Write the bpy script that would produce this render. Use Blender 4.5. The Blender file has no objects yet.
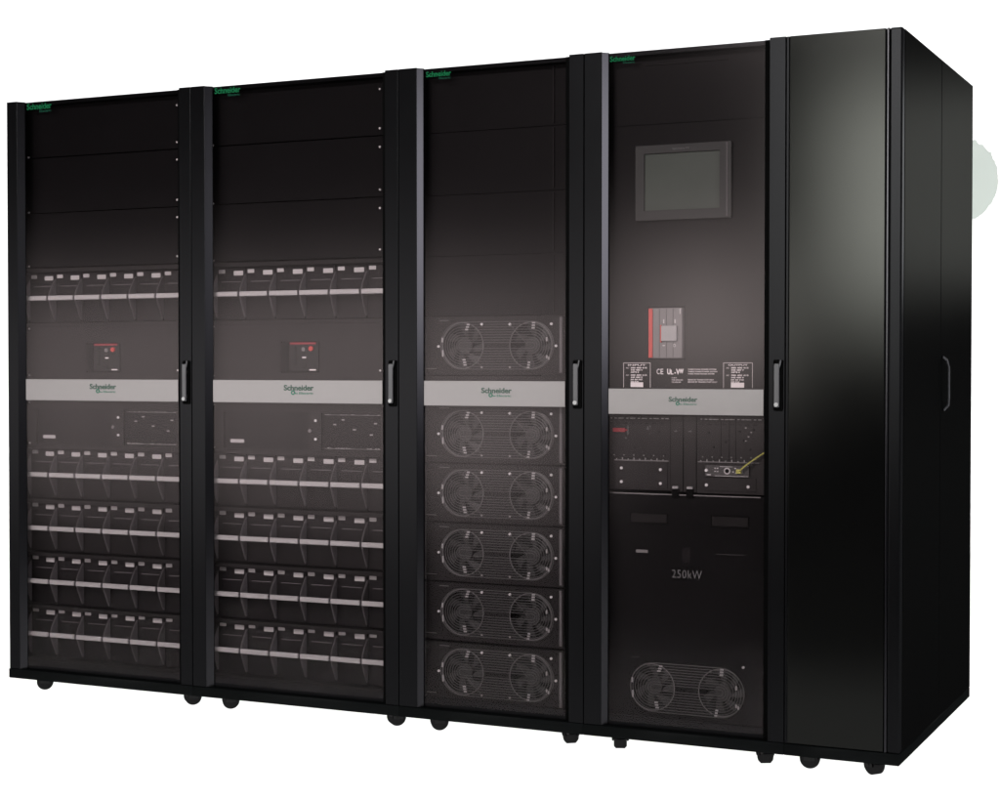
import bpy, bmesh, math, random
from mathutils import Vector, Matrix
random.seed(4)
sc = bpy.context.scene
C = sc.collection
PI = math.pi

# ------------------------------------------------------------------ materials
def mat(name, col, gloss=0.0, rough=0.4, gcol=(1, 1, 1), var=0.12, scale=9.0, slots=None, aniso=0.0, bump=0.0):
    """diffuse + fixed-strength glossy lacquer, with faint procedural wear in tone and roughness"""
    m = bpy.data.materials.new(name); m.use_nodes = True
    nt = m.node_tree; nt.nodes.clear(); N = nt.nodes.new; L = nt.links.new
    out = N('ShaderNodeOutputMaterial'); mix = N('ShaderNodeMixShader')
    d = N('ShaderNodeBsdfDiffuse'); g = N('ShaderNodeBsdfAnisotropic'); g.distribution = 'BECKMANN'
    tc = N('ShaderNodeTexCoord'); no = N('ShaderNodeTexNoise')
    no.inputs['Scale'].default_value = scale; no.inputs['Detail'].default_value = 5
    L(tc.outputs['Object'], no.inputs['Vector'])
    r = N('ShaderNodeMapRange'); r.inputs[3].default_value = 1 - var; r.inputs[4].default_value = 1 + var
    L(no.outputs['Fac'], r.inputs[0])
    mc = N('ShaderNodeMix'); mc.data_type = 'RGBA'; mc.blend_type = 'MULTIPLY'; mc.inputs[0].default_value = 1
    mc.inputs[6].default_value = (*col, 1); L(r.outputs[0], mc.inputs[7])
    last = mc.outputs[2]
    if slots:                                     # punched ventilation slots, lower part of a front
        w = N('ShaderNodeTexWave'); w.inputs['Scale'].default_value = slots; w.bands_direction = 'X'
        L(tc.outputs['Object'], w.inputs['Vector'])
        w2 = N('ShaderNodeTexWave'); w2.inputs['Scale'].default_value = slots * .5; w2.bands_direction = 'Z'
        L(tc.outputs['Object'], w2.inputs['Vector'])
        mx = N('ShaderNodeMath'); mx.operation = 'MULTIPLY'; L(w.outputs['Fac'], mx.inputs[0]); L(w2.outputs['Fac'], mx.inputs[1])
        sp = N('ShaderNodeSeparateXYZ'); L(tc.outputs['Object'], sp.inputs[0])
        lt = N('ShaderNodeMath'); lt.operation = 'LESS_THAN'; lt.inputs[1].default_value = -.012; L(sp.outputs['Z'], lt.inputs[0])
        gt = N('ShaderNodeMath'); gt.operation = 'GREATER_THAN'; gt.inputs[1].default_value = .35; L(mx.outputs[0], gt.inputs[0])
        mu = N('ShaderNodeMath'); mu.operation = 'MULTIPLY'; L(lt.outputs[0], mu.inputs[0]); L(gt.outputs[0], mu.inputs[1])
        m2 = N('ShaderNodeMix'); m2.data_type = 'RGBA'; L(mu.outputs[0], m2.inputs[0]); L(last, m2.inputs[6])
        m2.inputs[7].default_value = (col[0] * .35, col[1] * .35, col[2] * .35, 1); last = m2.outputs[2]
    L(last, d.inputs['Color'])
    rr = N('ShaderNodeMapRange'); rr.inputs[3].default_value = rough * .97; rr.inputs[4].default_value = rough * 1.03
    L(no.outputs['Fac'], rr.inputs[0]); L(rr.outputs[0], g.inputs['Roughness'])
    g.inputs['Color'].default_value = (*gcol, 1)
    if bump:
        n2 = N('ShaderNodeTexNoise'); n2.inputs['Scale'].default_value = 900; L(tc.outputs['Object'], n2.inputs['Vector'])
        b = N('ShaderNodeBump'); b.inputs['Strength'].default_value = bump; b.inputs['Distance'].default_value = .0005
        L(n2.outputs['Fac'], b.inputs['Height']); L(b.outputs[0], d.inputs['Normal']); L(b.outputs[0], g.inputs['Normal'])
    mix.inputs[0].default_value = gloss
    L(d.outputs[0], mix.inputs[1]); L(g.outputs[0], mix.inputs[2]); L(mix.outputs[0], out.inputs[0])
    return m

def glass_mat(name, tint, gloss, rough, gcol):
    m = bpy.data.materials.new(name); m.use_nodes = True
    nt = m.node_tree; nt.nodes.clear(); N = nt.nodes.new; L = nt.links.new
    out = N('ShaderNodeOutputMaterial'); mix = N('ShaderNodeMixShader')
    t = N('ShaderNodeBsdfTransparent'); t.inputs[0].default_value = (*tint, 1)
    g = N('ShaderNodeBsdfAnisotropic'); g.distribution = 'BECKMANN'; g.inputs['Roughness'].default_value = rough; g.inputs['Color'].default_value = (*gcol, 1)
    tc = N('ShaderNodeTexCoord'); no = N('ShaderNodeTexNoise'); no.inputs['Scale'].default_value = 2.2; no.inputs['Detail'].default_value = 6
    L(tc.outputs['Object'], no.inputs['Vector'])
    r = N('ShaderNodeMapRange'); r.inputs[3].default_value = gloss * .8; r.inputs[4].default_value = gloss * 1.2
    L(no.outputs['Fac'], r.inputs[0]); L(r.outputs[0], mix.inputs[0])
    L(t.outputs[0], mix.inputs[1]); L(g.outputs[0], mix.inputs[2]); L(mix.outputs[0], out.inputs[0])
    return m

def sheet_mat(name, col, trans):
    m = bpy.data.materials.new(name); m.use_nodes = True
    nt = m.node_tree; nt.nodes.clear(); N = nt.nodes.new; L = nt.links.new
    out = N('ShaderNodeOutputMaterial'); mix = N('ShaderNodeMixShader')
    t = N('ShaderNodeBsdfTranslucent'); d = N('ShaderNodeBsdfDiffuse')
    tc = N('ShaderNodeTexCoord'); no = N('ShaderNodeTexNoise'); no.inputs['Scale'].default_value = 3
    L(tc.outputs['Object'], no.inputs['Vector'])
    r = N('ShaderNodeMapRange'); r.inputs[3].default_value = .97; r.inputs[4].default_value = 1.03; L(no.outputs['Fac'], r.inputs[0])
    mc = N('ShaderNodeMix'); mc.data_type = 'RGBA'; mc.blend_type = 'MULTIPLY'; mc.inputs[0].default_value = 1
    mc.inputs[6].default_value = (*col, 1); L(r.outputs[0], mc.inputs[7])
    L(mc.outputs[2], t.inputs[0]); L(mc.outputs[2], d.inputs[0])
    mix.inputs[0].default_value = trans
    L(d.outputs[0], mix.inputs[1]); L(t.outputs[0], mix.inputs[2]); L(mix.outputs[0], out.inputs[0])
    return m

GW = (1, .95, .95)
M = {
 'paint':   mat('black_lacquer', (.0022, .0022, .0024), .0056, .30, (.93, .95, 1)),
 'bevel':   mat('bevelled_lacquer', (.003, .003, .0035), .022, .25, (.95, .93, 1)),
 'panel5':  mat('plain_door_lacquer', (.0015, .0015, .0015), .0105, .20, (.98, 1, .93)),
 'side':    mat('side_lacquer', (.0012, .0012, .0013), .0020, .31, (.98, 1, .95)),
 'base':    mat('plinth_paint', (.003, .0035, .0035), .002, .4),
 'groove':  mat('black_trim_and_shadow', (.0012, .0012, .0012), .0004, .6),  # black trays and catches, also the painted shadow strip beside the glass
 'inside':  mat('charcoal_sheet', (.0068, .0062, .0063), .003, .4, GW, bump=.0),
 'blank':   mat('blanking_sheet', (.0026, .0024, .0026), .002, .4, GW, bump=.0),
 'module':  mat('battery_front', (.0055, .0049, .0052), .003, .4, GW, slots=52),
 'fin':     mat('bracket_plastic', (.062, .058, .060), .003, .5, GW),
 'bar':     mat('satin_aluminium', (.190, .184, .184), .02, .35),
 'band':    mat('brushed_silver', (.095, .089, .088), .05, .32, (1, .97, .97), var=.05, scale=30, bump=.2),
 'label':   mat('label_paper', (.235, .225, .225), .0, .5, var=.3, scale=240),
 'print':   mat('white_print', (.42, .39, .39), .0, .5),
 'print2':  mat('grey_print', (.075, .075, .075), .0, .5),
 'green':   mat('green_print', (.006, .07, .028), .0, .5),
 'tgreen':  mat('thin_green_print', (.008, .05, .03), .0, .5),
 'dgreen':  mat('dark_green_print', (.02, .09, .06), .0, .5),
 'dgrey':   mat('dark_grey_print', (.035, .055, .045), .0, .5),
 'screw':   mat('zinc_screw', (.30, .29, .29), .05, .3),
 'darkscrew': mat('dull_screw', (.12, .115, .115), .03, .3),
 'seam':    mat('dark_seam', (.002, .002, .002), .0005, .6),
 'red':     mat('red_plastic', (.24, .028, .024), .01, .4),
 'dred':    mat('dull_red_plastic', (.12, .014, .018), .01, .4),
 'greyp':   mat('grey_plastic', (.085, .08, .08), .01, .4),
 'greyd':   mat('dark_grey_plastic', (.032, .03, .03), .006, .4),
 'lightp':  mat('pale_toggle', (.16, .155, .155), .01, .4),
  'brkface': mat('breaker_moulding', (.008, .008, .0078), .003, .4),
 'rim':     mat('fan_shroud_rim', (.058, .056, .056), .01, .3),
 'bay':     mat('control_bay_sheet', (.013, .012, .012), .003, .4, GW),
 'bezel':   mat('screen_bezel', (.018, .018, .0175), .004, .45),
 'screen':  mat('display_glass', (.031, .036, .031), .006, .3),
 'lever':   mat('handle_metal', (.060, .060, .062), .006, .4),
 'chrome':  mat('lock_chrome', (.18, .18, .18), .04, .3),
 'castor':  mat('castor_steel', (.008, .008, .008), .012, .35),
 'tyre':    mat('castor_rubber', (.0018, .0018, .0018), .010, .2),
 'wire':    mat('grille_wire', (.037, .036, .036), .007, .35),
 'glint':   mat('grille_glint', (.16, .155, .155), .03, .3),
 'fan':     mat('fan_plastic', (.020, .0195, .0195), .005, .35),
 'void':    mat('fan_housing', (.004, .004, .004), .001, .5),
 'yellow':  mat('yellow_cable', (.20, .19, .05), .01, .4),
 'glass':   glass_mat('tinted_door_glass', (.93, .91, .915), .0068, .21, (1, .91, .90)),
}
sheet = sheet_mat('white_acrylic', (.92, .92, .92), .85)
discm = sheet_mat('pale_disc_film', (.70, .73, .705), .96)

# ------------------------------------------------------------------ helpers
def link(o, parent=None):
    C.objects.link(o)
    if parent: o.parent = parent
    return o

def obj(name, bm, m, parent=None, loc=None, smooth=False):
    me = bpy.data.meshes.new(name)
    bmesh.ops.recalc_face_normals(bm, faces=bm.faces[:])
    bm.to_mesh(me); bm.free()
    me.materials.append(m)
    if smooth:
        for p in me.polygons: p.use_smooth = True
    o = bpy.data.objects.new(name, me)
    if loc: o.location = loc
    return link(o, parent)

def box(bm, x0, x1, y0, y1, z0, z1, bev=0.0, seg=2):
    r = bmesh.ops.create_cube(bm, size=1)
    vs = r['verts']
    bmesh.ops.scale(bm, vec=(x1 - x0, y1 - y0, z1 - z0), verts=vs)
    bmesh.ops.translate(bm, vec=((x0 + x1) / 2, (y0 + y1) / 2, (z0 + z1) / 2), verts=vs)
    if bev:
        es = {e for v in vs for e in v.link_edges}
        bmesh.ops.bevel(bm, geom=list(es), offset=bev, segments=seg, affect='EDGES', profile=.5)
    return bm

def boxes(*bs, bev=0.0):
    bm = bmesh.new()
    for b in bs: box(bm, *b, bev=bev)
    return bm

def disc(bm, x, z, r, y0, y1, n=16):
    """short cylinder along Y"""
    a = [bm.verts.new((x + r * math.cos(2 * PI * i / n), y0, z + r * math.sin(2 * PI * i / n))) for i in range(n)]
    b = [bm.verts.new((v.co.x, y1, v.co.z)) for v in a]
    bm.faces.new(a); bm.faces.new(b[::-1])
    for i in range(n): bm.faces.new((a[i], b[i], b[(i + 1) % n], a[(i + 1) % n]))
    return bm

def cyl_x(bm, y, z, r, x0, x1, n=24, rnd=.0):
    prof = [(x0, r - rnd), (x0 + rnd, r), (x1 - rnd, r), (x1, r - rnd)] if rnd else [(x0, r), (x1, r)]
    rings = [[bm.verts.new((px, y + pr * math.cos(2 * PI * i / n), z + pr * math.sin(2 * PI * i / n))) for i in range(n)] for px, pr in prof]
    for a, b in zip(rings, rings[1:]):
        for i in range(n): bm.faces.new((a[i], a[(i + 1) % n], b[(i + 1) % n], b[i]))
    bm.faces.new(rings[0]); bm.faces.new(rings[-1][::-1])
    return bm

def tube(bm, pts, r, closed=False, n=6):
    P = [Vector(p) for p in pts]; rings = []
    k = len(P)
    for i, p in enumerate(P):
        if closed: t = (P[(i + 1) % k] - P[i - 1]).normalized()
        else: t = (P[min(i + 1, k - 1)] - P[max(i - 1, 0)]).normalized()
        ref = Vector((0, 1, 0)) if abs(t.y) < .9 else Vector((1, 0, 0))
        a = t.cross(ref).normalized(); b = t.cross(a).normalized()
        rings.append([bm.verts.new(p + r * (a * math.cos(2 * PI * j / n) + b * math.sin(2 * PI * j / n))) for j in range(n)])
    m = k if closed else k - 1
    for i in range(m):
        A, B = rings[i], rings[(i + 1) % k]
        for j in range(n): bm.faces.new((A[j], A[(j + 1) % n], B[(j + 1) % n], B[j]))
    if not closed: bm.faces.new(rings[0]); bm.faces.new(rings[-1][::-1])
    return bm

def stadium(cx, cz, hw, r, n=20):
    """hw: half the overall width, r: end radius"""
    c = hw - r; o = []
    for i in range(n + 1):
        a = -PI / 2 + PI * i / n; o.append((cx + c + r * math.cos(a), cz + r * math.sin(a)))
    for i in range(n + 1):
        a = PI / 2 + PI * i / n; o.append((cx - c + r * math.cos(a), cz + r * math.sin(a)))
    return o

def circ(cx, cz, r, n=40): return [(cx + r * math.cos(2 * PI * i / n), cz + r * math.sin(2 * PI * i / n)) for i in range(n)]

def rect(x0, x1, z0, z1): return [(x0, z0), (x1, z0), (x1, z1), (x0, z1)]

def rrect(x0, x1, z0, z1, r, n=5):
    o = []
    for cx, cz, a0 in ((x1 - r, z0 + r, -PI / 2), (x1 - r, z1 - r, 0), (x0 + r, z1 - r, PI / 2), (x0 + r, z0 + r, PI)):
        for i in range(n + 1):
            a = a0 + PI / 2 * i / n; o.append((cx + r * math.cos(a), cz + r * math.sin(a)))
    return o

def plate(name, loops, y0, y1, m, parent, bev=0.0):
    """flat sheet in the XZ plane with openings: first loop is the outline, the others are holes"""
    cu = bpy.data.curves.new('tmp', 'CURVE'); cu.dimensions = '2D'; cu.fill_mode = 'BOTH'
    cu.extrude = (y1 - y0) / 2 - bev; cu.bevel_depth = bev; cu.offset = -bev
    for lp in loops:
        s = cu.splines.new('POLY'); s.points.add(len(lp) - 1); s.use_cyclic_u = True
        for p, q in zip(s.points, lp): p.co = (q[0], q[1], 0, 1)
    t = bpy.data.objects.new('tmp', cu)
    me = bpy.data.meshes.new_from_object(t)
    me.transform(Matrix.Translation((0, (y0 + y1) / 2, 0)) @ Matrix.Rotation(PI / 2, 4, 'X'))
    bpy.data.objects.remove(t)
    me.name = name; me.materials.clear(); me.materials.append(m)
    o = bpy.data.objects.new(name, me)
    return link(o, parent)

def text_mesh(s, width, bold=0.0, shear=0.0, height=None):
    cu = bpy.data.curves.new('tmp', 'FONT'); cu.body = s; cu.space_character = 1.12 if s == '250kW' else 1; cu.size = 1; cu.offset = bold; cu.shear = shear; cu.resolution_u = 3
    cu.extrude = .01
    t = bpy.data.objects.new('tmp', cu); me = bpy.data.meshes.new_from_object(t); bpy.data.objects.remove(t)
    xs = [v.co.x for v in me.vertices]; ys = [v.co.y for v in me.vertices]
    k = width / (max(xs) - min(xs)); kz = height / (max(ys) - min(ys)) if height else k
    x0, y0 = min(xs), min(ys)
    for v in me.vertices:
        v.co = Vector(((v.co.x - x0) * k, -v.co.z * .05, (v.co.y - y0) * kz))
    return me

def text_into(bm, s, x, z, width, y, bold=0.0, height=None, shear=0.0):
    me = text_mesh(s, width, bold, shear, height)
    me.transform(Matrix.Translation((x, y, z)))
    bm.from_mesh(me); bpy.data.meshes.remove(me)

def textbm(*items):
    bm = bmesh.new()
    for it in items: text_into(bm, *it[:5], **(it[5] if len(it) > 5 else {}))
    return bm

def thing(name, label, cat, loc, group=None):
    o = bpy.data.objects.new(name, None); o.empty_display_size = .1
    o.location = loc; o['label'] = label; o['category'] = cat
    if group: o['group'] = group
    return link(o)

def copy_tree(o, parent=None):
    c = o.copy(); C.objects.link(c)
    if parent: c.parent = parent
    for ch in list(o.children): copy_tree(ch, c)
    return c

def screws(parent, pts, y, r=.0035, m='screw'):
    first = None
    for x, z in pts:
        if first is None:
            bm = disc(bmesh.new(), 0, 0, r, -.003, .001, 10)
            box(bm, -r * .7, r * .7, -.0034, -.003, -r * .15, r * .15)
            first = obj('screw', bm, M[m], parent, (x, y, z))
        else:
            c = first.copy(); c.location = (x, y, z); link(c, parent)

# ------------------------------------------------------------------ setting
G = .02                                            # level of the white sweep the castors stand on
bm = bmesh.new()
v = [bm.verts.new(p) for p in ((-14, -10, G), (14, -10, G), (14, 6, G), (-14, 6, G))]; bm.faces.new(v)
ground = obj('ground', bm, sheet); ground['kind'] = 'structure'
bm = bmesh.new(); prof = [(6.0, G)]
for i in range(1, 13):
    a = PI / 2 * i / 12; prof.append((6 + 1.2 * math.sin(a), G + 1.2 - 1.2 * math.cos(a)))
prof.append((7.2, 8.0))
ra = [bm.verts.new((-14, y, z)) for y, z in prof]; rb = [bm.verts.new((14, y, z)) for y, z in prof]
for i in range(len(prof) - 1): bm.faces.new((ra[i], rb[i], rb[i + 1], ra[i + 1]))
back = obj('backdrop', bm, sheet, smooth=True); back['kind'] = 'structure'

# pale disc on the backdrop, its edge ragged
bm = bmesh.new(); ring = []
for i in range(150):
    a = 2 * PI * i / 150
    rr = .294 * (1 + random.uniform(-.012, .014) + (.05 * random.random() if .3 < a < 1.5 and i % 5 < 2 else 0))
    ring.append((rr * math.cos(a), rr * math.sin(a)))
a_ = [bm.verts.new((x, 0, z)) for x, z in ring]; b_ = [bm.verts.new((x, .004, z)) for x, z in ring]
bm.faces.new(a_)
bm.faces.new(b_[::-1])
for i in range(150): bm.faces.new((a_[i], b_[i], b_[(i + 1) % 150], a_[(i + 1) % 150]))
pd = obj('pale_disc', bm, discm, None, (1.81, 7.185, 2.356))
pd['label'] = 'pale grey green disc with a ragged edge on the white backdrop'; pd['category'] = 'disc'

# ------------------------------------------------------------------ cabinets
H = 2.0; D = 1.04; ZB = .06; ZP = .092             # height, depth, underside, top of the plinth
XS = [0, .75, 1.5, 2.1, 2.688]; WS = [.75, .75, .6, .588, .312]
CG = 'black equipment cabinets bolted side by side'

def castors(root, xs, angs, ys=(.047, .90)):
    first = None; zc = G + .0285
    for y in ys:
        for x, an in zip(xs, angs):
            if first is None:
                bm = bmesh.new()
                box(bm, -.024, .024, -.026, .026, ZP - .0095, ZP - .0053, bev=.001)
                box(bm, -.0225, -.0195, -.014, .016, zc - .004, ZP - .0090, bev=.001)
                box(bm, .0195, .0225, -.014, .016, zc - .004, ZP - .0090, bev=.001)
                cyl_x(bm, 0, zc, .005, -.0245, .0245, 10)
                first = obj('castor', bm, M['castor'], root, (x, y, 0))
                w = obj('wheel', cyl_x(bmesh.new(), 0, zc, .0272, -.0185, .0185, 32, .006), M['tyre'], first)
                for p in w.data.polygons: p.use_smooth = abs(p.normal.x) < .5
                c = first
            else:
                c = copy_tree(first, root); c.location = (x, y, 0)
            c.rotation_euler.z = math.radians(an if y < .5 else an + 60)

def carcass(root, w, right_open=False):
    t = .0015
    bm = boxes((t, .012, .024, D, ZP, H - .002), (w - .012, w - t, .024, D, ZP, H - .002),
               (.012, w - .012, D - .012, D - .001, ZP, H - .002),
               (.012, w - .012, .024, D - .012, H - .014, H - .002), (.012, w - .012, .024, D - .012, ZP, ZP + .01))
    return obj('carcass', bm, M['paint'], root)

def plinth(root, w):
    """hollow frame: the castors tuck up inside it"""
    pr = plate('plinth', [rect(.0006, w - .0006, -.003, D), rect(.0145, w - .0145, .011, D - .014)], 0, ZP - .0004 - ZB, M['base'], root, bev=.0022)
    obj('base_tray', boxes((.0148, w - .0148, .0115, D - .0145, ZP - .005, ZP - .001)), M['base'], pr)
    pr.data.transform(Matrix.Translation((0, 0, ZP - .0004)) @ Matrix.Rotation(-PI / 2, 4, 'X'))
    return pr

def door(root, w, toplogo, bandz=None, logo=None, sw=.045, name='door'):
    """glazed door: two lacquered stiles, bevels, recessed glass, silver band, swing handle"""
    e = .0012; bw = .0170 if w > .7 else .0138
    # one lacquered frame: left stile, thin head and sill rails, right stile
    bm = bmesh.new()
    box(bm, e, sw, 0, .0225, ZP, H, bev=.0012)
    box(bm, w - .046, w - e, 0, .0225, ZP, H, bev=.0012)
    box(bm, sw, w - .046, .0235, .030, H - .012, H - .002)
    box(bm, sw, w - .046, .0235, .030, ZP, ZP + .030)
    d = obj(name, bm, M['paint'], root)
    bm = bmesh.new()                               # bevel that leads from the stile back to the glass
    q = [(sw + .0002, .0006), (sw + bw, .0006 + bw * 1.06), (sw + bw, .0225), (sw + .0002, .0225)]
    lo = [bm.verts.new((x, y, ZP + .001)) for x, y in q]; hi = [bm.verts.new((x, y, H - .001)) for x, y in q]
    bm.faces.new(lo); bm.faces.new(hi[::-1])
    for i in range(4): bm.faces.new((lo[i], lo[(i + 1) % 4], hi[(i + 1) % 4], hi[i]))
    obj('bevel_trim', bm, M['bevel'], d)
    obj('shadow_strip', boxes((w - .064, w - .0465, .0185, .0225, ZP + .002, H - .002)), M['groove'], d)  # black strip painting the shade of the recess beside the right stile
    obj('glass_pane', boxes((sw + bw + .0002, w - .0642, .0195, .0225, ZP + .012, H - .003)), M['glass'], d)
    x, z, wd = toplogo
    obj('lettering', textbm(('Schneider', x, z, wd, .0188, dict(bold=.022, height=wd * .20))), M['green'], d)
    obj('small_lettering', textbm(('Electric', x + wd * .52, z - wd * .10, wd * .46, .0188, dict(bold=.0, height=wd * .07))), M['tgreen'], d)
    if bandz:
        z0, z1 = bandz
        obj('silver_band', boxes((sw + bw + .0008, w - .0648, .0165, .0193, z0, z1), bev=.0008), M['band'], d)
        x, z, wd = logo
        obj('lettering', textbm(('Schneider', x, z, wd, .0160, dict(bold=.024, height=wd * .165))), M['dgrey'], d)
        bm = bmesh.new()
        tube(bm, [(x + wd * (.31 + .050 * math.cos(a * PI / 10)), .0157, z - wd * .058 + wd * .050 * math.sin(a * PI / 10)) for a in range(-1, 22)], wd * .016, n=5)
        tube(bm, [(x + wd * .355, .0157, z - wd * .04), (x + wd * .40, .0157, z - wd * .085), (x + wd * .47, .0157, z - wd * .085)], wd * .012, n=5)
        obj('emblem', bm, M['dgreen'], d)
        obj('small_lettering', textbm(('Electric', x + wd * .52, z - wd * .105, wd * .46, .0160, dict(bold=.0, height=wd * .065))), M['dgreen'], d)
    # swing handle in its recessed tray
    hx = w - .019
    plate('handle_tray', [rrect(hx - .013, hx + .013, .992, 1.131, .005), rrect(hx - .0105, hx + .0105, .996, 1.127, .004)], -.0045, .001, M['groove'], d)
    obj('handle_back', boxes((hx - .0106, hx + .0106, -.0008, -.0003, .9955, 1.1275)), M['seam'], d)
    bm = bmesh.new()
    box(bm, hx - .0085, hx + .0055, -.015, -.007, 1.002, 1.120, bev=.0022, seg=2)
    box(bm, hx - .004, hx + .002, -.008, -.001, 1.09, 1.10)
    box(bm, hx - .004, hx + .002, -.008, -.001, 1.012, 1.022)
    tube(bm, [(hx + .004, -.010, 1.108), (hx + .0075, -.012, 1.118), (hx + .0105, -.014, 1.130)], .0022)
    obj('handle', bm, M['lever'], d, smooth=False)
    obj('lock', disc(bmesh.new(), hx - .001, 1.0095, .0058, -.0190, -.0151, 18), M['chrome'], d)
    return d

def blanks(root, w, zs, x0=.03, x1=None, ridge=None):
    e = .0005 if ridge else .0015
    x1 = x1 or w - .058
    for a, b in zip(zs, zs[1:]):
        p = obj('blanking_panel', boxes((x0, x1, .060, .064, b + e, a - e), (x0, x1, .0585, .0605, b + e, b + .004), bev=.0003), M['blank'], root)
        if ridge: obj('flange', boxes((ridge, ridge + .0035, .055, .0596, b + .008, a - .006)), M['module'], p)
        else: screws(p, [(x1 - .0375 if w > .7 else x1 - .03, z) for z in (a - .034, b + .022)] + [(.044, b + .004)], .0592, .0032, 'screw')

def battery_cabinet(i, name_label, xoff, brk, win_dx, logo_top, logo_band):
    w = WS[i]
    r = thing('battery_cabinet', name_label, 'battery cabinet', (XS[i], 0, 0), CG)
    carcass(r, w); plinth(r, w); castors(r, (.113, .716), (128, 135))
    door(r, w, logo_top, (.999, 1.070), logo_band, .045 if i == 0 else .052)
    blanks(r, w, [1.990, 1.815, 1.629, 1.447])
    # rack posts and the shelves between the rows
    obj('rack_post', boxes((.0125, .021, .062, .09, ZP + .012, 1.985)), M['inside'], r)
    obj('rack_post', boxes((w - .05, w - .0125, .066, .09, ZP + .012, 1.985)), M['inside'], r)
    for z in (1.437, 1.2535, .841, .6565, .4765, .2965, .117):
        obj('shelf', boxes((.0215, w - .0505, .0655, .6, z - .004, z + .004), (.0215, w - .0505, .0620, .0652, z - .007, z + .0055), bev=.0005), M['inside'], r)
    # breaker panel above the silver band
    p = plate('breaker_panel', [rect(.0215, w - .052, 1.066, 1.246), rrect(brk - .070, brk + .073, 1.093, 1.190, .003)], .060, .064, M['inside'], r)
    obj('breaker_housing', boxes((brk - .069, brk + .072, .0655, .09, 1.094, 1.189)), M['seam'], p)
    obj('breaker_flank', boxes((brk - .070, brk - .0395, .0575, .0652, 1.096, 1.187), bev=.001), M['seam'], p)
    obj('breaker_face', boxes((brk - .038, brk + .068, .0585, .0652, 1.098, 1.187), (brk - .022, brk - .012, .0555, .0585, 1.116, 1.176), (brk + .004, brk + .024, .056, .0585, 1.108, 1.122), bev=.0012), M['brkface'], p)
    obj('red_bar', boxes((brk - .034, brk + .060, .0565, .0584, 1.1815, 1.1875)), M['dred'], p)
    obj('push_button', disc(bmesh.new(), brk + .044, 1.168, .0075, .052, .0584, 18), M['red'], p)
    obj('push_button', disc(bmesh.new(), brk + .016, 1.166, .0065, .054, .0584, 18), M['greyp'], p)
    obj('rating_mark', boxes((brk + .010, brk + .024, .0578, .0584, 1.1385, 1.1425)), M['print'], p)
    obj('rating_mark', boxes((brk + .036, brk + .060, .0578, .0584, 1.100, 1.1035)), M['print'], p)
    screws(p, [(.043, 1.240), (.043, 1.083), (w - .095, 1.100)], .0592, .003)
    # terminal panel below the silver band, two shallow bays
    d = win_dx
    p = plate('terminal_panel', [rect(.0215, w - .052, .847, 1.000), rrect(.068 + d, .387 + d, .852, .968, .002), rrect(.433 + d, .645 + d, .852, .968, .002)], .060, .064, M['inside'], r)
    obj('bay', boxes((.064 + d, .391 + d, .078, .08, .850, .970)), M['blank'], p)
    obj('bay', boxes((.429 + d, .649 + d, .074, .076, .850, .970)), M['blank'], p)
    obj('label_plate', boxes((.085 + d, .136 + d, .0765, .0779, .869, .880)), M['label'], p)
    for zt, p_, h_ in ((.857, .75, .004), (.962, .6, .0025)):
        bm = bmesh.new(); box(bm, .438 + d, .642 + d, .0725, .0738, zt - .0005, zt + .0005)
        for k in range(21):
            if random.random() < p_:
                x = .440 + d + k * .0094
                box(bm, x, x + random.uniform(.002, .007), .071, .0737, zt - .0004, zt + random.uniform(.5, 1) * h_)
        obj('terminal_row', bm, M['darkscrew'], p)
    for (x, z) in ((.47, .93), (.50, .945), (.60, .90), (.615, .935), (.54, .915)):
        obj('clip', boxes((x + d, x + d + .010, .071, .0738, z, z + .004)), M['darkscrew'], p)
    screws(p, [(.414 + d, .944), (.414 + d, .886)], .0592, .0042)
    obj('latch', disc(bmesh.new(), .394 + d, .912, .0055, .0545, .0598, 12), M['greyp'], p)
    screws(p, [(.043, .991), (.043, .853)], .0592, .003)
    # bottom cover
    obj('bottom_cover', boxes((.0215, w - .052, .062, .066, ZP + .014, .107)), M['blank'], r)
    return r

battery_cabinet(0, 'leftmost tall black cabinet with glass door over battery rows, at the far end', .0225, .352, 0, (.072, 1.972, .104), (.331, 1.0375, .108))
battery_cabinet(1, 'second tall black glass door cabinet from the left, between battery and fan cabinets', .040, .366, .010, (.078, 1.974, .098), (.335, 1.0375, .108))

# battery modules
PITCH = .111
def make_module():
    r = thing('battery_module', 'x', 'battery module', (0, 0, 0), 'battery modules with silver handle bars')
    obj('front_panel', boxes((.002, PITCH - .002, .085, .0875, -.080, .084), bev=.0006), M['module'], r)
    obj('casing', boxes((.003, PITCH - .003, .0876, .58, -.078, .082)), M['blank'], r)
    for x in (.0015, PITCH - .0016):
        prof = [(.0848, .066), (.0848, -.074), (.0785, -.072), (.071, -.056), (.063, -.040), (.056, -.024), (.0500, -.009), (.0492, 0),
                (.0500, .009), (.054, .022), (.061, .034), (.069, .046), (.077, .058)]
        bm = bmesh.new()
        a = [bm.verts.new((x, y, z)) for y, z in prof]; b = [bm.verts.new((x + .0012, y, z)) for y, z in prof]
        bm.faces.new(a); bm.faces.new(b[::-1])
        for i in range(len(prof)): bm.faces.new((a[i], b[i], b[(i + 1) % len(prof)], a[(i + 1) % len(prof)]))
        obj('bracket', bm, M['fin'], r)
    obj('handle_bar', boxes((.0040, PITCH - .0030, .0395, .0490, -.0078, .0078), bev=.003), M['bar'], r)
    obj('scoop', boxes((.020, PITCH - .018, .0825, .0848, .040, .0425), bev=.0008), M['fin'], r)
    obj('sticker', boxes((.008, .032, .0838, .0848, .0685, .0805)), M['label'], r)
    obj('sticker', boxes((.066, .101, .0838, .0848, .0615, .0760)), M['label'], r)
    return r
proto = make_module()
ORD = ['first', 'second', 'third', 'fourth', 'fifth', 'sixth']
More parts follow.
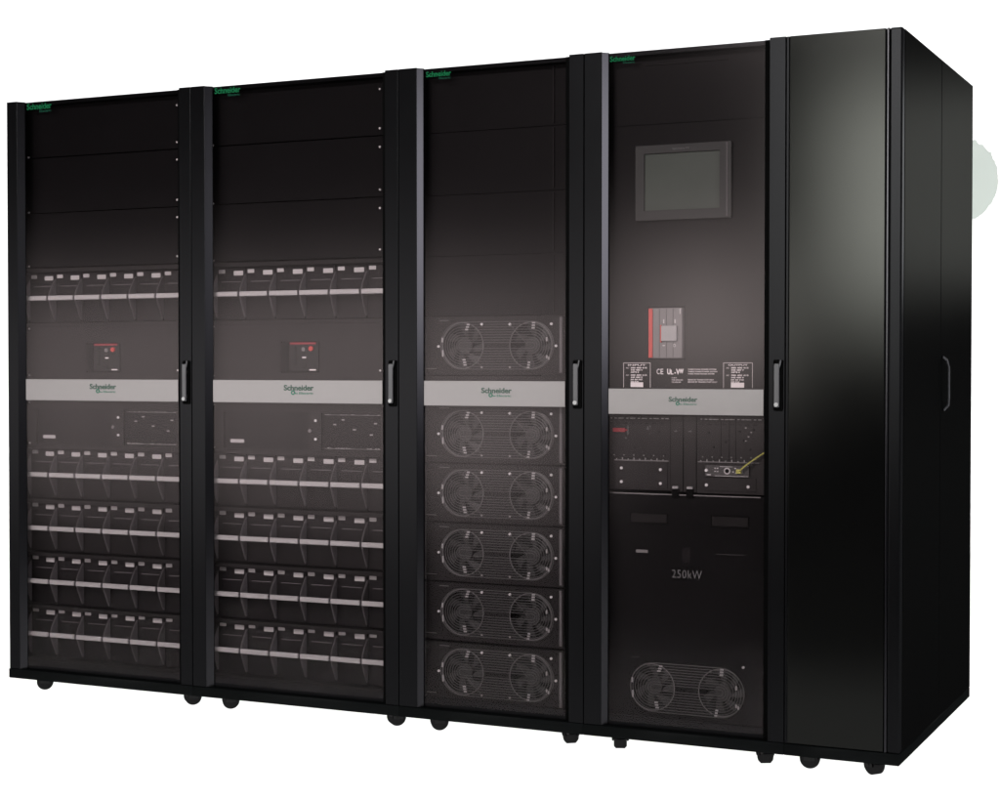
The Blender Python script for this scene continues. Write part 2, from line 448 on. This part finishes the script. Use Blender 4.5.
ROW = ['top row above breaker', 'second row', 'third row', 'fourth row', 'bottom row']
CAB = ['leftmost cabinet', 'second cabinet']
used = False
for ci, xo in ((0, .0225), (1, .0385)):
    for ri, z in enumerate((1.342, .7475, .5665, .3865, .2075)):
        for k in range(6):
            o = copy_tree(proto) if used else proto
            used = True
            o.location = (XS[ci] + xo + PITCH * k, 0, z)
            o['label'] = 'battery module, %s from left, %s, %s' % (ORD[k], ROW[ri], CAB[ci])

# ------------------------------------------------------------------ cabinet 3: fan modules
w = WS[2]
r3 = thing('power_cabinet', 'middle black glass door cabinet holding a column of round fan grilles', 'power cabinet', (XS[2], 0, 0), CG)
carcass(r3, w); plinth(r3, w); castors(r3, (.113, .541), (122, 40))
door(r3, w, (.084, 1.972, .084), (.996, 1.070), (.268, 1.034, .098), .0625)
blanks(r3, w, [1.990, 1.811, 1.624, 1.442, 1.264], x0=.045, x1=.530, ridge=.480)
obj('rack_post', boxes((.0125, .040, .062, .09, ZP + .012, 1.985)), M['inside'], r3)
obj('rack_post', boxes((w - .066, w - .0125, .066, .09, ZP + .012, 1.985)), M['inside'], r3)
obj('bottom_cover', boxes((.045, w - .070, .062, .066, ZP + .014, .108)), M['blank'], r3)
obj('filler_panel', boxes((.045, w - .070, .062, .066, 1.003, 1.083)), M['inside'], r3)

def grille(parent, cx, cz, hw, r, y, n=9, rw=.0012):
    bm = bmesh.new(); step = r / (n + .15)
    for k in range(n):
        rr = r - k * step
        lp = stadium(cx, cz, hw - k * step, rr, 16)
        tube(bm, [(x, y, z) for x, z in lp], rw if k else rw * 1.3, True, 5)
    g = obj('grille', bm, M['wire'], parent)
    # glints on the wires, put in as short bright tabs across neighbouring wires
    bm = bmesh.new(); c = hw - r
    def clip(side, ang, ks, wd=.010):  # lays a row of the bright glint tabs
        ux, uz = math.cos(ang), math.sin(ang)
        for k in ks:
            rr = r - (k + .5) * step
            px, pz = cx + side * c + rr * ux, cz + rr * uz
            if abs(uz) > abs(ux): box(bm, px - wd / 2, px + wd / 2, y - .0022, y + .0005, pz - step * .30, pz + step * .30, bev=.0006, seg=1)
            else: box(bm, px - step * .30, px + step * .30, y - .0022, y + .0005, pz - wd / 2, pz + wd / 2, bev=.0006, seg=1)
    clip(-1, math.radians(70), (0, 1, 2)); clip(-1, math.radians(-78), (1, 2, 3)); clip(-1, math.radians(165), (0,), .014); clip(-1, math.radians(200), (0,), .020)
    clip(1, math.radians(85), (0, 1, 2)); clip(1, math.radians(-100), (0, 1, 2), .008); clip(1, math.radians(20), (2,), .012); clip(1, math.radians(-35), (0, 1), .009)
    obj('wire_glints', bm, M['glint'], parent)
    return g

def fan(parent, cx, cz, r, y):
    obj('fan_rim', tube(bmesh.new(), [(cx + r * math.cos(2 * PI * i / 48), .0600, cz + r * math.sin(2 * PI * i / 48)) for i in range(48)], .0016, True), M['rim'], parent)
    bm = bmesh.new(); disc(bm, cx, cz, r * .36, y, y + .02, 28)
    for b in range(7):
        a0 = 2 * PI * b / 7 + .3; pts = []
        for (f, ra) in ((0, .34), (.25, .62), (.5, .95), (.95, .95), (.75, .6), (.45, .34)):
            a = a0 + f * .9; pts.append((cx + r * ra * math.cos(a), y + .006 + .012 * f, cz + r * ra * math.sin(a)))
        v1 = [bm.verts.new(p) for p in pts]; v2 = [bm.verts.new((p[0], p[1] + .002, p[2])) for p in pts]
        bm.faces.new(v1); bm.faces.new(v2[::-1])
        for i in range(6): bm.faces.new((v1[i], v2[i], v2[(i + 1) % 6], v1[(i + 1) % 6]))
    return obj('fan', bm, M['fan'], parent)

def make_power():
    r = thing('power_module', 'x', 'power module', (0, 0, 0), 'fan cooled power modules stacked in the middle cabinet')
    f = plate('faceplate', [rect(.0615, .513, -.0865, .0865), circ(.187, 0, .0695), circ(.408, 0, .0695)], .060, .0635, M['inside'], r)
    obj('casing', boxes((.063, .511, .110, .60, -.084, .084)), M['void'], r)
    obj('fan_duct', boxes((.063, .511, .0640, .1095, .078, .084), (.063, .511, .0640, .1095, -.084, -.078), (.063, .075, .0640, .1095, -.0779, .0779), (.499, .511, .0640, .1095, -.0779, .0779)), M['void'], r)
    fan(r, .185, 0, .068, .074); fan(r, .408, 0, .068, .074)
    grille(r, .297, 0, .185, .070, .0585)
    bm = bmesh.new()                               # stay wires running off two of the screws
    tube(bm, [(.341, .0565, .063), (.398, .0565, .003)], .0010)
    tube(bm, [(.195, .0565, -.010), (.249, .0565, -.062)], .0010)
    obj('stay_wire', bm, M['wire'], r)
    screws(r, [(.249, .063), (.341, .062), (.474, .062), (.105, -.002), (.489, -.002)], .0592, .0038)
    screws(r, [(.249, -.064), (.341, -.064)], .0592, .003, 'darkscrew')
    obj('flange', boxes((.0592, .0613, .052, .064, -.0865, .0865)), M['greyd'], r)
    obj('flange', boxes((.5005, .5085, .0565, .0598, -.080, .082)), M['fin'], r)
    obj('marking', boxes((.107, .140, .0593, .0598, .0745, .0765), (.0625, .097, .0593, .0598, -.0695, -.0675)), M['print2'], r)
    return r
pm = make_power()
for k, z in enumerate((1.1745, .9125, .7345, .556, .378, .198)):
    o = pm if k == 0 else copy_tree(pm)
    o.location = (XS[2], 0, z)
    o['label'] = ['topmost twin fan power module, directly above the silver band', 'twin fan power module directly below the silver band',
                  'twin fan power module, third from the top of its column', 'twin fan power module, third from the bottom of its column',
                  'twin fan power module, second from the bottom of its column', 'bottommost twin fan power module in the middle cabinet'][k]

# ------------------------------------------------------------------ cabinet 4: controls
w = WS[3]
r4 = thing('control_cabinet', 'black glass door cabinet with a grey touch screen and red edged breaker', 'control cabinet', (XS[3], 0, 0), CG)
carcass(r4, w); plinth(r4, w); castors(r4, (.095, .522), (22, 30))
door(r4, w, (.072, 1.973, .076), (.978, 1.050), (.250, 1.014, .084), .0545)
obj('rack_post', boxes((.0125, .040, .062, .09, ZP + .012, 1.985)), M['inside'], r4)
obj('rack_post', boxes((w - .066, w - .0125, .066, .09, ZP + .012, 1.985)), M['inside'], r4)
p = plate('upper_panel', [rect(.041, .524, 1.044, 1.990), rrect(.150, .400, 1.540, 1.722, .002), rrect(.170, .284, 1.130, 1.284, .002)], .060, .064, M['blank'], r4)
obj('top_trim', boxes((.165, .405, .056, .0596, 1.9615, 1.9635), bev=.0005), M['inside'], p)
obj('seam', boxes((.060, .515, .0590, .0597, 1.795, 1.7965)), M['seam'], p)
s = plate('touch_screen', [rrect(.138, .4205, 1.524, 1.7355, .004), rect(.1645, .3865, 1.552, 1.7115)], .046, .0595, M['bezel'], r4, bev=.0012)
obj('display', boxes((.160, .391, .0525, .056, 1.548, 1.716)), M['screen'], s)
obj('lettering', textbm(('Symmetra PX', .249, 1.7185, .050, .0457, dict(height=.0065, bold=.01))), M['print2'], s)
obj('side_ridge', boxes((.4065, .4095, .0445, .0458, 1.528, 1.732), bev=.0004), M['fin'], s)
# moulded case breaker
b = obj('circuit_breaker', boxes((.178, .277, .050, .075, 1.136, 1.277), bev=.0015), M['greyp'], r4)
obj('red_strip', boxes((.1785, .1905, .046, .0498, 1.137, 1.276), bev=.0008), M['red'], b)
obj('toggle_switch', boxes((.218, .264, .040, .0485, 1.184, 1.227), bev=.0015), M['lightp'], b)
obj('toggle_edge', boxes((.2145, .2178, .042, .0497, 1.180, 1.229)), M['red'], b)
bm = boxes((.2095, .2107, .0490, .0497, 1.138, 1.275), (.2305, .2317, .0490, .0497, 1.138, 1.183), (.2305, .2317, .0490, .0497, 1.228, 1.275),
           (.2500, .2512, .0490, .0497, 1.138, 1.183), (.2500, .2512, .0490, .0497, 1.228, 1.275))
obj('seam', bm, M['greyd'], b)
bm = textbm(('I', .221, 1.234, .0035, .0496, dict(height=.011, bold=.03)), ('O', .250, 1.167, .009, .0496, dict(height=.009, bold=.02)),
            ('I', .2545, 1.234, .0040, .0496, dict(height=.011, bold=.03)), ('-', .220, 1.170, .007, .0496, dict(height=.003, bold=.02)))
box(bm, .270, .273, .0490, .0497, 1.260, 1.275)
obj('lettering', bm, M['label'], b)
# printed rating plates and approvals
def rating(x0, x1, head, parent):
    z1, z0 = 1.123, 1.053; bm = bmesh.new(); t = .0011; y0, y1 = .0592, .0597
    box(bm, x0, x1, y0, y1, z1 - t, z1); box(bm, x0, x0 + t, y0, y1, z0, z1 - t); box(bm, x1 - t, x1, y0, y1, z0, z1 - t)
    text_into(bm, head, x0 + .014, z1 - .0085, (x1 - x0) - .028, y0, height=.0042, bold=.02)
    rows = ['380 400 415', '440 480 V', '3PH', '380 400 415', '440 480 V', '50 60 HZ', '250 KW']
    for k, s_ in enumerate(rows):
        z = z1 - .0165 - k * .0062 - (.002 if k > 2 else 0)
        text_into(bm, s_, x0 + .022, z, (x1 - x0) * (.60 if len(s_) > 9 else .45 if len(s_) > 6 else .3), y0, height=.0042, bold=.03)
        if k in (0, 3): text_into(bm, 'AC', x0 + .008, z, .009, y0, height=.0038)
    box(bm, x0 + .022, x0 + .060, y0, y1, z0 + .001, z0 + .0145)
    return obj('rating_plate', bm, M['print'], parent)
rating(.098, .180, 'INPUT', p); rating(.395, .479, 'OUTPUT', p)
bm = textbm(('C', .199, 1.0905, .0085, .0592, dict(height=.0155, bold=.01)), ('E', .2105, 1.0905, .0080, .0592, dict(height=.0155, bold=.01)))
bm2 = bm
text_into(bm2, 'U', .230, 1.090, .010, .0592, height=.016, bold=.04)
text_into(bm2, 'L', .2405, 1.090, .008, .0592, height=.013, bold=.04)
box(bm2, .2515, .2555, .0592, .0597, 1.0925, 1.0965)
text_into(bm2, 'V', .256, 1.090, .012, .0592, height=.016, bold=.04)
text_into(bm2, 'W', .266, 1.093, .013, .0592, height=.013, bold=.06)
for k, wd in enumerate((.083, .086, .077)): text_into(bm2, 'THREE PHASE POWER SYSTEM', .2915, 1.1025 - k * .0062, wd, .0592, height=.0036, bold=.015)
for k, wd in enumerate((.076, .086)): text_into(bm2, 'SERVICE BY TRAINED STAFF ONLY', .2915, 1.0735 - k * .0062, wd, .0592, height=.0036, bold=.015)
for k, wd in enumerate((.016, .034, .028)): text_into(bm2, 'CLASS A' if k == 0 else 'TYPE APPROVED', .243, 1.0790 - k * .0062, wd, .0592, height=.0034, bold=.01)
obj('approval_print', bm2, M['print'], p)

# left and right control modules
cl = thing('control_module', 'dark control module with a red tag, left of the two latches', 'control module', (XS[3], 0, 0), 'pair of control modules below the silver band')
fp = obj('faceplate', boxes((.045, .2395, .060, .064, .762, .972), bev=.0006), M['bay'], cl)
obj('casing', boxes((.047, .238, .0641, .5, .764, .970)), M['void'], cl)
obj('lower_cover', boxes((.074, .232, .057, .0596, .768, .8435), bev=.0006), M['bay'], cl)
obj('edge_strip', boxes((.072, .236, .0550, .0597, .8442, .8470)), M['greyp'], cl)
bm = bmesh.new()
for k in range(9): box(bm, .078 + k * .0175, .081 + k * .0175, .0545, .0549, .8475, .8475 + .003 * (1 + k % 2))
for k in range(6): disc(bm, .070 + k * .030, .8600, .0018, .0588, .0598, 8)
obj('bracket_row', bm, M['darkscrew'], cl)
bm = bmesh.new()
for k in range(8): box(bm, .054 + k * .022, .066 + k * .022, .0588, .0598, .950, .9520)
for x_, z_ in ((.205, .925), (.130, .880), (.150, .900), (.222, .860), (.090, .880)): box(bm, x_, x_ + .004, .0585, .0598, z_, z_ + .004)
obj('vent_row', bm, M['seam'], cl)
obj('red_tag', boxes((.068, .105, .0540, .0596, .926, .937), (.105, .111, .056, .0596, .929, .934)), M['dred'], cl)
screws(cl, [(.094, .823), (.212, .821), (.094, .784), (.212, .782)], .0563, .0042)
obj('marking', boxes((.168, .176, .0590, .0597, .934, .937), (.171, .174, .0590, .0597, .938, .943), (.178, .181, .0590, .0597, .940, .945), (.111, .113, .0590, .0597, .918, .945), (.103, .108, .059, .0597, .907, .910), (.176, .180, .059, .0597, .921, .923)), M['print2'], cl)
obj('terminal_strip', boxes(*[(.060 + k * .0118, .060 + k * .0118 + .004 + .003 * (k % 3), .057, .0597, .964, .9665) for k in range(15)]), M['darkscrew'], cl)

cr = thing('control_module', 'dark control module with network card and yellow cable, right of the latches', 'control module', (XS[3], 0, 0), 'pair of control modules below the silver band')
fp = obj('faceplate', boxes((.318, .515, .060, .064, .758, .972), bev=.0006), M['bay'], cr)
obj('casing', boxes((.320, .513, .0641, .5, .760, .970)), M['void'], cr)
obj('lower_cover', boxes((.343, .490, .057, .0596, .766, .803), bev=.0006), M['bay'], cr)
obj('edge_strip', boxes((.322, .500, .0550, .0597, .8450, .8475)), M['greyp'], cr)
bm = bmesh.new()
for k in range(9): box(bm, .330 + k * .018, .333 + k * .018, .0545, .0549, .8478, .8478 + .003 * (1 + k % 2))
for k in range(6): disc(bm, .335 + k * .028, .8600, .0018, .0588, .0598, 8)
obj('bracket_row', bm, M['darkscrew'], cr)
bm = bmesh.new()
for k in range(8): box(bm, .326 + k * .022, .338 + k * .022, .0588, .0598, .950, .9520)
for x_, z_ in ((.350, .925), (.365, .885), (.400, .900), (.452, .905), (.480, .935), (.470, .880), (.440, .930)): box(bm, x_, x_ + .005, .0585, .0598, z_, z_ + .005)
obj('vent_row', bm, M['seam'], cr)
card = obj('network_card', boxes((.345, .472, .053, .0596, .806, .8375), bev=.0008), M['greyd'], cr)
bm = bmesh.new()
disc(bm, .409, .8225, .0095, .0515, .0528, 20)
for (x, z) in ((.372, .828), (.372, .819), (.379, .828), (.379, .819), (.43, .829), (.424, .819), (.4325, .816)):
    box(bm, x, x + .0045, .0515, .0528, z, z + .003)
box(bm, .388, .424, .0515, .0528, .8335, .8350)
box(bm, .350, .362, .0515, .0528, .8095, .8125); box(bm, .373, .470, .0515, .0528, .8075, .8090)
obj('card_marking', bm, M['label'], card)
obj('port', disc(bmesh.new(), .409, .8225, .0058, .0500, .0514, 16), M['seam'], card)
obj('port', boxes((.435, .4545, .0500, .0528, .8145, .8300), bev=.0008), M['greyp'], card)
screws(cr, [(.349, .823), (.3495, .782), (.470, .780)], .0520, .0045)
obj('seam', boxes((.388, .3892, .0590, .0597, .850, .965), (.412, .4132, .0590, .0597, .850, .968), (.4310, .4322, .0590, .0597, .850, .968)), M['seam'], cr)
obj('terminal_strip', boxes(*[(.330 + k * .0118, .330 + k * .0118 + .004 + .003 * (k % 4), .057, .0597, .964, .9665) for k in range(15)],
                            *[(.458 + .008 * (k % 3), .463 + .008 * (k % 3), .057, .0597, .905 + .012 * k, .908 + .012 * k) for k in range(4)]), M['darkscrew'], cr)
bm = bmesh.new()
pts = [(.445, .048, .822), (.449, .040, .825), (.462, .036, .836), (.482, .037, .851), (.503, .042, .866), (.520, .052, .878), (.527, .075, .884)]
tube(bm, pts, .0023, n=10); box(bm, .437, .452, .0425, .0495, .8165, .828, bev=.001)
cb = obj('network_cable', bm, M['yellow'], None, (XS[3], 0, 0)); cb['label'] = 'short yellow network cable plugged into the card in the right control module'; cb['category'] = 'cable'

# centre channels and latches between the control modules
ch = obj('centre_channel', boxes((.2405, .2775, .058, .064, .760, .972), (.2800, .3165, .058, .064, .760, .972), bev=.001), M['bay'], r4)
obj('seam', boxes((.2778, .2797, .0600, .0636, .760, .972)), M['seam'], ch)
for x in (.258, .3005):
    l = obj('latch', boxes((x - .010, x + .010, .048, .0575, .744, .768), bev=.0015), M['groove'], ch)
    obj('latch_cap', boxes((x - .007, x + .007, .044, .0478, .7695, .7755), (x - .006, x + .006, .0478, .0575, .7690, .7750), bev=.0006), M['label'], l) if False else None
    obj('latch_tab', boxes((x - .008, x + .008, .046, .0575, .7690, .7760), bev=.001), M['lightp'], ch)
    obj('marking', boxes((x - .007, x + .003, .0572, .0578, .929, .9315), (x - .001, x + .001, .0572, .0578, .9316, .934)), M['print2'], ch)

# static switch module at the bottom
ss = thing('switch_module', 'large plain black module marked 250kW with one wide fan grille', 'switch module', (XS[3], 0, 0))
plate('faceplate', [rect(.045, .520, .112, .752), circ(.187, .2015, .066), circ(.391, .2015, .066)], .060, .0635, M['blank'], ss)
obj('rail', boxes((.058, .505, .0530, .0597, .7495, .7530), bev=.0006), M['greyp'], ss)
obj('casing', boxes((.047, .518, .110, .5, .114, .746)), M['void'], ss)
obj('fan_duct', boxes((.10, .48, .064, .1095, .275, .280), (.10, .48, .064, .1095, .122, .127)), M['void'], ss)
fan(ss, .187, .2015, .066, .074); fan(ss, .391, .2015, .066, .074)
grille(ss, .289, .2015, .168, .0695, .0585, 9, .0011)
for x0, x1, z0, z1 in ((.119, .233, .665, .697), (.360, .470, .663, .697)):
    obj('pull_recess', boxes((x0, x1, .0583, .0597, z0, z0 + .004), (x0, x1, .0583, .0597, z1 - .002, z1), (x0, x0 + .002, .0583, .0597, z0 + .004, z1 - .002), (x1 - .002, x1, .0583, .0597, z0 + .004, z1 - .002)), M['seam'], ss)
    obj('pull_plate', boxes((x0 + .003, x1 - .003, .0590, .0598, z0 + .005, z1 - .003)), M['inside'], ss)
obj('label_plate', boxes((.137, .173, .0588, .0597, .583, .5915)), M['greyp'], ss)
obj('indicator_window', boxes((.275, .299, .0588, .0597, .562, .603)), M['module'], ss)
obj('marking', boxes((.375, .459, .0590, .0597, .5885, .5900), (.118, .150, .0590, .0597, .2835, .2852)), M['greyd'], ss)
obj('lettering', textbm(('250kW', .2455, .5165, .0885, .0592, dict(height=.0235))), M['print2'], ss)
screws(ss, [(.455, .278)], .0592, .0035)

# ------------------------------------------------------------------ cabinet 5: plain side cabinet
w = WS[4]
r5 = thing('side_cabinet', 'narrow plain black cabinet without glass at the right end', 'side cabinet', (XS[4], 0, 0), CG)
t = .0015
obj('carcass', boxes((t, .012, .024, D, ZP, H - .002), (.012, w - .014, D - .012, D - .003, ZP, H - .004), (.012, w - .014, .026, D - .012, H - .014, H - .004)), M['paint'], r5)
plinth(r5, w); castors(r5, (.060, .235), (100, 55))
d5 = obj('door', boxes((.0095, .2690, -.004, .018, ZP + .002, H - .001), bev=.0025), M['panel5'], r5)
obj('edge_strip', boxes((.0015, .0085, -.001, .020, ZP, H - .001), bev=.001), M['paint'], r5)
obj('edge_strip', boxes((.2705, .2775, -.0015, .020, ZP, H), bev=.002), M['bevel'], r5)
obj('corner_post', boxes((.2785, w - .0005, -.001, .030, ZP, H), bev=.0045), M['paint'], r5)
for y0, y1 in ((.0315, .5280), (.5335, D)):
    sp_ = obj('side_panel', boxes((w - .012, w, y0, y1, ZP, H - .0005), bev=.0018), M['side'], r5)
bm = bmesh.new()
tube(bm, [(w + .001, .560, 1.140), (w + .009, .578, 1.132), (w + .013, .590, 1.11), (w + .013, .592, 1.02), (w + .010, .600, .998), (w + .001, .575, .984)], .0035, n=8)
obj('side_handle', bm, M['lever'], r5)

# ------------------------------------------------------------------ camera
cam = bpy.data.cameras.new('camera'); co = bpy.data.objects.new('camera', cam); C.objects.link(co)
co.location = (3.9548, -4.4828, 1.1135)
co.rotation_euler = (math.radians(90 - 1.1405), 0, math.radians(25.293))
cam.sensor_width = 36; cam.lens = 1701.77 / 1000 * 36; cam.clip_end = 200
sc.camera = co

# ------------------------------------------------------------------ lamps
def area(name, loc, target, sx, sy, L, col=(1, 1, 1)):
    l = bpy.data.lights.new(name, 'AREA'); l.shape = 'RECTANGLE'; l.size = sx; l.size_y = sy
    l.energy = L * PI * sx * sy; l.color = col
    o = bpy.data.objects.new(name, l); C.objects.link(o); o.location = loc
    o.rotation_euler = (Vector(target) - Vector(loc)).to_track_quat('-Z', 'Y').to_euler()
    return o
area('softbox_front', (-2.0, -4.2, .97), (-2.0, 0, .97), 4.6, 1.3, 5.6, (1, .95, .945))
area('softbox_mid', (1.05, -4.2, 1.36), (1.05, 0, 1.36), .8, .7, 13, (1, .95, .93))
area('softbox_tall', (2.12, -4.2, 1.98), (2.12, 0, 1.7), .66, 1.15, 23, (1, 1, .96))
area('softbox_right', (5.2, -1.2, 1.95), (2.2, 0, 1.8), 1.5, 1.5, 9.5, (.94, .93, 1))
area('softbox_side', (5.2, -3.9, 1.7), (1.0, 0, 1.5), 2.4, 1.5, .8, (.96, .96, 1))
area('softbox_rear', (4.3, 5.2, 2.12), (3.2, .5, 1.6), 1.3, 1.1, 34, (1, 1, .97))
g = area('grid_strip', (1.1, -4.6, 3.4), (1.1, 0, 1.25), 3.6, .4, 8, (1, .97, .96)); g.data.spread = math.radians(36)
for nm, y0_, y1_ in (('added_underlight_front', -1.42, .05), ('added_underlight', .05, 12.0)):  # unseen lamps added below the floor so it shows white without shadows
    g = area(nm, (0, (y0_ + y1_) / 2, -.4), (0, (y0_ + y1_) / 2, 0), 26, y1_ - y0_, 1.36); g.data.spread = math.radians(44)
area('added_backlight', (0, 10.2, 3.0), (0, 7, 3.0), 34, 16, 1.75)  # unseen lamp added to shine the backdrop white from behind

wd_ = bpy.data.worlds.new('World'); sc.world = wd_; wd_.use_nodes = True
bg = wd_.node_tree.nodes['Background']; bg.inputs[0].default_value = (1, 1, 1, 1); bg.inputs[1].default_value = .03

sc.render.engine = 'CYCLES'
sc.cycles.use_light_tree = False; sc.cycles.adaptive_threshold = .006; sc.cycles.max_bounces = 8; sc.cycles.transparent_max_bounces = 16
sc.view_settings.view_transform = 'Standard'; sc.view_settings.look = 'None'
sc.view_settings.exposure = 0; sc.view_settings.gamma = 1
